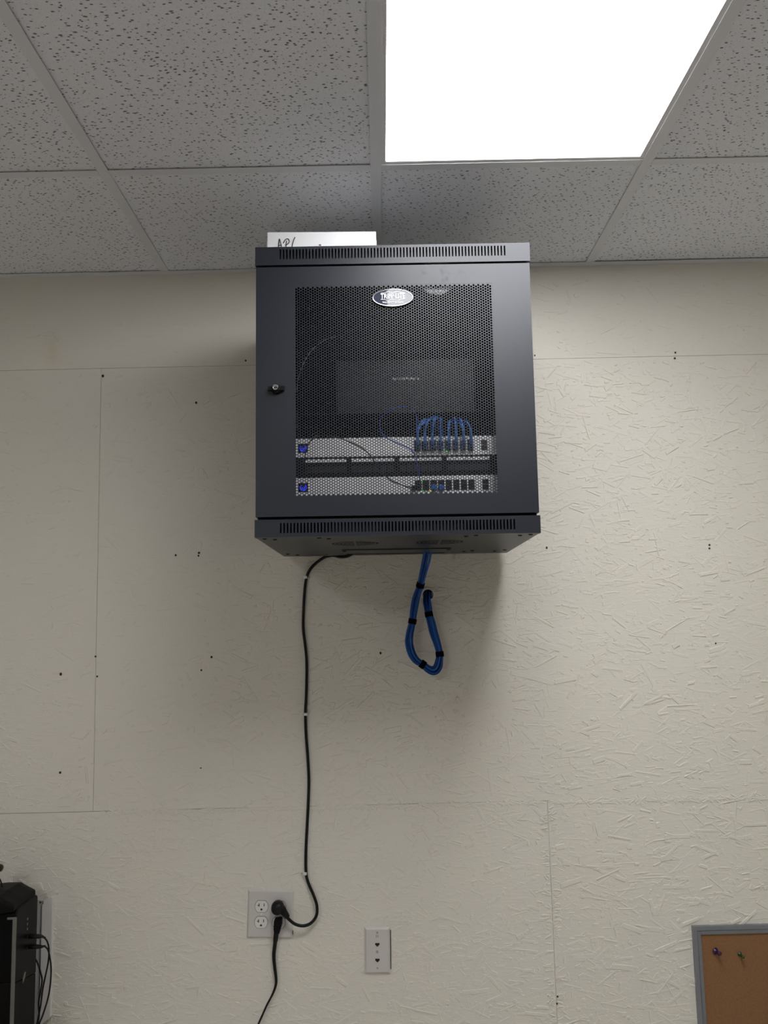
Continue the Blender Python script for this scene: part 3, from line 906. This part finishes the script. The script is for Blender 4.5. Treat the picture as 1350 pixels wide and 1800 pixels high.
coil = thing('wire_coil', 'small coil of pale wire behind the top edge of the perforated door', 'wire', (.099, -.5640, .5755), mat=CM)
rc = random.Random(3)
for k in range(6):
    r_ = .0395 - k * .0026
    dx, dz, ph = rc.uniform(-.0012, .0012), rc.uniform(-.0008, .0008), rc.uniform(0, 6)
    pts = [((r_ + .0005 * math.sin(3 * t + ph)) * math.cos(t) + dx, .0012 * math.sin(t + ph), (r_ + .0005 * math.sin(2 * t + ph)) * math.sin(t) * .98 + dz) for t in [2 * PI * i / 40 for i in range(40)]]
    MB().tube(pts, .0011, 6, closed=True).build('loop', M['switch_white'], coil, smooth=True)

# ================================================================== CARTON ON TOP
KM = CM @ Matrix.Translation((-.1598, -.54, .6486)) @ Matrix.Rotation(R(1.2), 4, 'Z')
box = thing('carton', 'white flat carton lying on top of the black cabinet', 'box', mat=KM)
MB().box(-.1245, .1245, .0008, .175, 0, .030).build('tray', M['carton'], box, bev=.001)
MB().box(-.1237, .1237, 0, .1755, .0, .0508).build('lid', M['carton'], box, bev=.0015)
def stroke(P, r=.0011):
    return MB().tube([tuple(p) for p in spline(P, 4)], r, 5)
y = -.0003
mb = MB()
x0 = -.0985
for P in ([(x0, y, .008), (x0 + .002, y, .032), (x0 + .004, y, .031), (x0 + .009, y, .008)], [(x0 + .001, y, .018), (x0 + .008, y, .020)],
          [(x0 + .017, y, .006), (x0 + .018, y, .020), (x0 + .019, y, .030)], [(x0 + .011, y, .024), (x0 + .017, y, .033), (x0 + .023, y, .034), (x0 + .025, y, .027), (x0 + .020, y, .021), (x0 + .016, y, .020)],
          [(x0 + .038, y, .038), (x0 + .034, y, .028), (x0 + .031, y, .014), (x0 + .032, y, .006)], [(x0 + .092, y, .0185), (x0 + .095, y, .0200), (x0 + .097, y, .0175)]):
    q = stroke(P)
    mb.add(q.v, q.f)
mb.build('marker_writing', M['black_ink'], box)['kind'] = 'stuff'

# ================================================================== BLUE BUNDLE
def local_path(P, base):
    return [tuple(Vector(p) - Vector(base)) for p in P]
base = BUNDLE[5]
bun = thing('cable_bundle', 'bundle of blue network cables hanging in a loop below the cabinet, strapped with black ties', 'cable', base)
BP = spline([Vector(p) - Vector(base) for p in BUNDLE], 4)
fr = frames(BP)
tie_pts = [5, 8, 13, 18, 22]
tie_idx = [k * 4 for k in tie_pts]
offs = [(.0026, 0.3), (.0026, 2.4), (.0026, 4.5)] + [(.0071, 2 * PI * k / 9) for k in range(9)]
for n_, (r_, a_) in enumerate(offs):
    rq = random.Random(100 + n_)
    ph, am = rq.uniform(0, 6), rq.uniform(.0, .0011)
    pts = []
    for i, p in enumerate(BP):
        d = min(abs(i - k) for k in tie_idx)
        sw = 1 + .30 * min(1, d / 7.0)
        rad = (r_ + am * math.sin(i * .23 + ph)) * sw
        ang = a_ + i * .016 + .18 * math.sin(i * .11 + ph)
        pts.append(p + fr[i][0] * (rad * math.cos(ang)) + fr[i][1] * (rad * math.sin(ang)))
    MB().tube(pts, .0026, 6).build('cable', M['blue'] if n_ % 3 else M['blue_b'], bun, smooth=True)
for k in tie_idx:
    t = (BP[k + 1] - BP[k - 1]).normalized()
    a, b = fr[k]
    rings = []
    for rr_, h_ in ((.0100, -.0072), (.0112, -.0068), (.0112, .0068), (.0100, .0072)):
        rings.append([BP[k] + t * h_ + a * (rr_ * math.cos(2 * PI * j / 20)) + b * (rr_ * math.sin(2 * PI * j / 20)) for j in range(20)])
    MB().loft(rings, closed=True).build('cable_tie', M['tie'], bun)
gx, gz = .1195, 1.7795
gro = thing('wall_sleeve', 'short round pipe sleeve in the wall where the blue cables enter', 'pipe', (gx, 0, gz))
MB().lathe_y((0, 0, 0), [(.0185, .001), (.0185, -.010), (.0175, -.0115), (.0145, -.0115), (.0136, -.001), (.0136, .001)], 28).build('sleeve_ring', M['switch_white'], gro, smooth=False)
MB().lathe_y((0, 0, 0), [(.0137, .0005), (.0137, -.0012)], 24).build('dark_opening', M['black_hole'], gro)

# ================================================================== POWER CORDS, CLIPS
base = (-.2988, -.006, .966)
pc = thing('power_cord', 'long black power cord running down the wall from the cabinet to the outlet', 'cord', base)
MB().tube(local_path(spline(POWER_CORD, 5), base), .0041, 10).build('cord', M['rubber'], pc, smooth=True)
pl = [Vector(p) - Vector(base) for p in PLUG_A]
mb = MB()
Q = spline([Vector((-.004, -.015, .0015)), Vector((.001, -.0205, .0055)), pl[2] + Vector((-.003, .003, 0)), pl[3], pl[4]], 4)
rad = [.0125, .0155, .0170, .0172, .0172, .0168, .0155, .0140, .0125, .0110, .0098, .0088, .0080, .0076, .0072, .0068, .0060]
mb.tube(Q, rad[:len(Q)], 16)
mb.lathe_y((-.001, 0, .003), [(.0158, 0), (.0166, -.004), (.0168, -.018), (.0150, -.0295), (.0090, -.0335), (.001, -.0342)], 20)
mb.build('plug', M['black_plastic'], pc, smooth=True)
base = (-.2995, -.006, .925)
pd = thing('power_cord', 'black power cord hanging from the lower right socket down out of view', 'cord', base)
cb = spline(CORD_B, 5)
m_ = len(cb)
rad = [max(.0027, .0062 - .0036 * min(1, i / (m_ * .62))) if i > 8 else .0066 for i in range(m_)]
MB().tube(local_path(cb, base), rad, 10).build('cord', M['rubber'], pd, smooth=True)
mb = MB()
mb.loft([[(sx * wx + ox, -dy_ if sy > 0 else 0.0, zz) for sx, sy in ((-1, 0), (1, 0), (1, 1), (-1, 1))] for zz, wx, dy_, ox in ((.0165, .0085, .024, .001), (.0145, .0100, .028, .001), (.000, .0100, .029, .0), (-.004, .0088, .027, -.0005))])
mb.loft([[(sx * wx + ox, -dy_ if sy > 0 else -.004, zz) for sx, sy in ((-1, 0), (1, 0), (1, 1), (-1, 1))] for zz, wx, dy_, ox in ((-.003, .0098, .0285, -.0008), (-.010, .0085, .0255, -.0015), (-.020, .0068, .021, -.003))])
mb.build('plug', M['satin_black'], pd, bev=.0025, seg=3)
for i, ((x, yy, z), w) in enumerate(zip(CLIPS, ('topmost, just below the cabinet', 'middle one, halfway down the cord', 'lowest, just above the outlet'))):
    t = thing('cable_clip', 'small white clip over the black cord, ' + w, 'clip', (x, 0, z), 'white cable clips on the power cord')
    prof = [(-.0058, 0), (-.0058, -.007), (-.0045, -.0108), (-.001, -.0124), (.003, -.0118), (.0055, -.008), (.0058, 0)]
    vs = [(a, b, -.0036) for a, b in prof] + [(a, b, .0036) for a, b in prof]
    MB().poly_z(prof, -.0036, .0036).build('saddle', M['clip'], t, bev=.0006)
    sx = -1 if i == 2 else 1
    MB().box(min(sx * .0055, sx * .0115), max(sx * .0055, sx * .0115), -.0055, 0, -.0032, .0032).build('nail_lug', M['clip'], t, bev=.0008)
    MB().lathe_y((sx * .0088, -.0055, 0), [(.0018, 0), (.0016, -.0012), (.0006, -.0014)], 10).build('nail', M['steel'], t)

# ================================================================== OUTLET, DATA PLATE
def bevel_plate(w, h, d, s):
    return MB().add([(-w / 2, 0, -h / 2), (w / 2, 0, -h / 2), (w / 2, 0, h / 2), (-w / 2, 0, h / 2), (-w / 2, -d * .4, -h / 2), (w / 2, -d * .4, -h / 2), (w / 2, -d * .4, h / 2), (-w / 2, -d * .4, h / 2),
                     (-w / 2 + s, -d, -h / 2 + s), (w / 2 - s, -d, -h / 2 + s), (w / 2 - s, -d, h / 2 - s), (-w / 2 + s, -d, h / 2 - s)],
                    [(0, 1, 2, 3), (0, 4, 5, 1), (1, 5, 6, 2), (2, 6, 7, 3), (3, 7, 4, 0), (4, 8, 9, 5), (5, 9, 10, 6), (6, 10, 11, 7), (7, 11, 8, 4), (8, 11, 10, 9)])
OM = Matrix.Translation((-.3215, 0, .9487)) @ Matrix.Rotation(.036, 4, 'Y')
ot = thing('wall_outlet', 'white double outlet plate with four sockets low on the wall', 'outlet', mat=OM)
bevel_plate(.1212, .122, .0062, .0042).build('cover_plate', M['plate'], ot, bev=.0008)
def sock_pts(r, cut):
    a = math.asin(cut / r)
    A = [-a + 2 * a * i / 10 for i in range(11)]
    return [(r * math.cos(t), r * math.sin(t)) for t in A] + [(-r * math.cos(t), r * math.sin(t)) for t in A[::-1]]
rec_a = MB().poly_y(sock_pts(.0170, .0142), -.0076, -.004).mesh('socket_face', M['outlet'])
rec_b = MB().poly_y(sock_pts(.0182, .0153), -.0065, -.004).mesh('socket_rim', M['ink'])
slot_me = MB().box(-.0078, -.0056, -.0079, -.0070, -.0005, .0078).box(-.0108, -.0078, -.0079, -.0070, .0018, .0036).box(.0056, .0076, -.0079, -.0070, .0005, .0078).poly_y([(-.0026, -.0095), (.0026, -.0095), (.0026, -.0064), (.0014, -.0048), (-.0014, -.0048), (-.0026, -.0064)], -.0079, -.0070).mesh('socket_slots', M['black_hole'])
for x in (-.0233, .0233):
    for z in (.0193, -.0206):
        s = bpy.data.objects.new('socket_face', rec_a)
        COL.objects.link(s)
        s.parent = ot
        s.location = (x, 0, z)
        for nm, me in (('socket_rim', rec_b), ('socket_slots', slot_me)):
            q = bpy.data.objects.new(nm, me)
            COL.objects.link(q)
            q.parent = s
    MB().lathe_y((x, -.0060, 0), [(.0030, 0), (.0028, -.0012), (.0012, -.0014)], 12).build('screw', M['outlet'], ot)
MB().box(.0592, .0612, -.0035, 0, -.051, -.041).build('wall_gap', M['black_hole'], ot)

DM = Matrix.Translation((-.0408, 0, .8508)) @ Matrix.Rotation(.012, 4, 'Y')
dp = thing('data_plate', 'narrow white wall plate with two network jacks numbered 11 and 12', 'wall plate', mat=DM)
bevel_plate(.0675, .1165, .0072, .0054).build('cover_plate', M['plate'], dp, bev=.0006)
MB().box(.030, .0362, -.0018, 0, -.048, .050).build('open_box_edge', M['black_hole'], dp)
for z in (.0455, -.0430):
    MB().lathe_y((0, -.0071, z), [(.0028, 0), (.0025, -.0010), (.0012, -.0008)], 12).build('screw', M['steel'], dp)
for z, tx in ((.0157, '11'), (-.0232, '12')):
    MB().box(-.0066, .0066, -.0080, -.0055, z - .0070, z + .0062).build('jack_frame', M['plate'], dp)
    MB().poly_y([(-.0058, z + .0040), (-.0058, z - .0012), (-.0034, z - .0012), (-.0034, z - .0032), (-.0018, z - .0032), (-.0018, z - .0046), (.0018, z - .0046), (.0018, z - .0032), (.0034, z - .0032), (.0034, z - .0012), (.0058, z - .0012), (.0058, z + .0040)], -.0083, -.0072).build('jack', M['black_hole'], dp)
    lettering('number', tx, .0054, .0058, M['black_ink'], dp, (-.0006, -.0075, z + .0208), .0005)

# ================================================================== BULLETIN BOARD
bx0, bx1, bz0_, bz1_ = .7897, 1.70, .292, .8935
bb_ = thing('bulletin_board', 'cork bulletin board in a grey metal frame at the lower right', 'bulletin board', ((bx0 + bx1) / 2, 0, bz0_))
cxm = (bx0 + bx1) / 2
W2, HT = (bx1 - bx0) / 2, bz1_ - bz0_
def frame_rail(side):
    """mitred rail with a groove, laid as a profile of (inset, y)"""
    prof = [(0, 0), (0, -.0125), (.0095, -.0140), (.0100, -.0122), (.0108, -.0122), (.0112, -.0138), (.0205, -.0120), (.0205, 0)]
    def corner(cx_, cz_):
        sx, sz = (1 if cx_ < 0 else -1), (1 if cz_ < HT / 2 else -1)
        return [(cx_ + sx * d, yy, cz_ + sz * d) for d, yy in prof]
    c = {'top': (corner(-W2, HT), corner(W2, HT)), 'bottom': (corner(-W2, 0), corner(W2, 0)), 'left': (corner(-W2, 0), corner(-W2, HT)), 'right': (corner(W2, 0), corner(W2, HT))}[side]
    return MB().loft([c[0], c[1]])
for sd in ('top', 'bottom', 'left', 'right'):
    frame_rail(sd).build('frame_rail', M['alu'], bb_)
MB().box(-W2 + .018, W2 - .018, -.0085, -.0005, .018, HT - .018).build('cork_sheet', M['cork'], bb_)
def push_pin(name_col, mat, p0, p1, k):
    a, b = Vector(p0), Vector(p1)
    t = thing('push_pin', name_col, 'push pin', (a.x, -.0085, a.z), 'push pins on the cork board')
    ax = (b - a)
    L = ax.length
    ax.normalize()
    o = Vector((0, 0, 0))
    fr_ = frames([o, ax])[0]
    rings = []
    for r_, h_ in ((.001, -.001), (.0072, .0008), (.0076, .002), (.0070, .0032), (.0038, .0050), (.0032, L * .62), (.0048, L * .80), (.0052, L * .92), (.0044, L), (.001, L + .0012)):
        rings.append([o + ax * h_ + fr_[0] * (r_ * k * math.cos(2 * PI * j / 16)) + fr_[1] * (r_ * k * math.sin(2 * PI * j / 16)) for j in range(16)])
    MB().loft(rings).build('pin_head', mat, t, smooth=True)
    MB().tube([tuple(o + ax * .0004), tuple(o - ax * .004)], .0006, 6).build('pin_point', M['steel'], t)
push_pin('dark purple push pin, left one of two on the cork board', M['purple'], (.8452, -.010, .8310), (.8510, -.030, .8300), 1.15)
push_pin('small dark green push pin, right one of two on the cork board', M['green'], (.9088, -.010, .8215), (.9115, -.029, .8195), .78)

# ================================================================== COMPUTER AT THE LOWER LEFT
desk = thing('desk', 'wooden desk under the black computer, below the picture edge', 'desk', (-1.45, -.4, 0))
MB().box(-.70, .62, -.38, .36, .63, .66).build('desk_top', M['desk'], desk, bev=.002)
for sx in (-.65, .57):
    for sy in (-.33, .31):
        MB().box(sx - .025, sx + .025, sy - .025, sy + .025, 0, .63).build('leg', M['satin_black'], desk)
tw = thing('computer_tower', 'black computer case with silver edge strip and plugged cables at the lower left edge', 'computer', (-.912, -.066, .66))
# local: x to the front bezel (0 = bezel face), y to the wall (0), z from the desk
MB().box(-.42, -.045, -.128, 0, .012, .366).build('case', M['gloss_black'], tw, bev=.003)
for x in (-.38, -.09):
    for yy in (-.115, -.013):
        MB().box(x - .012, x + .012, yy - .012, yy + .012, 0, .012).build('foot', M['rubber'], tw)
MB().poly_x([(-.134, .205), (-.134, .360), (-.128, .372), (-.060, .374), (-.004, .370), (.0, .362), (.0, .178)], -.045, .0).build('upper_bezel', M['gloss_black'], tw, bev=.003)
MB().poly_x([(-.134, .008), (-.134, .2045), (.0, .1775), (.0, .008)], -.045, -.0008).build('lower_bezel', M['satin_black'], tw, bev=.002)
MB().box(-.0085, .0006, -.137, -.1325, .010, .356).box(-.022, -.0085, -.137, -.1335, .3505, .356).build('edge_strip', M['silver_trim'], tw, bev=.0012)
# rounded hump on the top front corner
hp = [(-.300, .366), (-.235, .388), (-.150, .402), (-.075, .408), (-.040, .408), (-.032, .402), (-.004, .386), (-.003, .372), (-.10, .360), (-.300, .352)]
rings = []
for yy, k in ((-.146, .80), (-.138, .94), (-.09, 1.0), (-.03, .98), (-.008, .9)):
    rings.append([(x, yy, .362 + (z - .362) * k) for x, z in hp])
MB().loft(rings).build('top_hump', M['satin_black'], tw, bev=.002)
mb = MB()
for z, s in ((.330, .0025), (.318, .002), (.316, .001), (.306, .0025)):
    mb.box(-.0002, .0007, -.066 - s * .8, -.066 + s * .8, z - s, z + s)
mb.build('port_symbols', M['grey_cord'], tw)['kind'] = 'stuff'
mb = MB().poly_x([(-.085, .185), (-.075, .192), (-.068, .206), (-.076, .2085), (-.086, .196)], -.0003, .0007)
mb.build('logo_mark', M['silver_trim'], tw)
for z in (.2846, .2603):
    MB().box(-.001, .0006, -.066, -.052, z - .004, z + .004).build('usb_port', M['black_hole'], tw)
def usb_cable(label, P, plug):
    b0 = (-.912, P[0][1], P[0][2])
    t = thing('usb_cable', label, 'cable', b0)
    k = 2 if plug else 0
    MB().tube(local_path(spline(P[k:], 5), b0), .0021, 8).build('cord', M['rubber'], t, smooth=True)
    if plug:
        mb = MB()
        L = P[2][0] - b0[0]
        mb.loft([[(h, r_ * 1.1 * math.cos(2 * PI * j / 10), r_ * .62 * math.sin(2 * PI * j / 10) + dz) for j in range(10)] for h, r_, dz in ((.001, .008, 0), (.016, .0085, 0), (.026, .0075, -.0005), (.034, .005, -.001), (L, .0038, P[2][2] - b0[2]), (L + .003, .0028, P[2][2] - b0[2]))])
        mb.build('plug', M['black_plastic'], t, smooth=True)
usb_cable('black cable plugged into the upper port of the computer case', USB1, True)
usb_cable('black cable plugged into the lower port of the computer case', USB2, True)
usb_cable('thin black cable coming from behind the computer case against the white duct', USB3, False)
duct = thing('wall_duct', 'upright white plastic duct on the wall behind the computer', 'duct', (-.912, 0, .70))
MB().poly_y([(-.0255, -.02), (-.0095, -.0105), (-.0095, .2965), (-.0255, .299)], -.006, 0).build('back_strip', M['duct_grey'], duct)
MB().poly_y([(-.0095, -.012), (.0195, .0085), (.0185, .307), (-.0045, .299), (-.0095, .2900)], -.014, 0).build('front_cover', M['duct'], duct, bev=.0012)
MB().lathe_y((-.0165, -.006, .2925), [(.003, 0), (.002, -.002)], 8).box(-.0075, -.0055, -.0148, -.0138, .290, .2965).build('screw', M['bare_wood'], duct)
wc = thing('webcam', 'dark maroon rounded gadget peeking in at the left edge above the computer', 'webcam', (-.995, -.13, 1.066))
rings = []
for x, r_ in ((-.030, .004), (-.026, .009), (-.01, .0105), (.006, .0105), (.014, .008), (.0168, .004)):
    rings.append([(x, r_ * 1.3 * math.cos(2 * PI * j / 14), .0475 + r_ * math.sin(2 * PI * j / 14)) for j in range(14)])
MB().loft(rings).build('body', M['maroon'], wc, smooth=True)
MB().tube([(-.02, 0, .04), (-.02, 0, .02), (-.02, 0, -.004)], .004, 8).build('stand', M['satin_black'], wc)
MB().tube(spline([(-.012, 0, .040), (.004, 0, .028), (.013, 0, .014), (.018, 0, -.002)], 4), .0018, 6).build('cord', M['rubber'], wc, smooth=True)
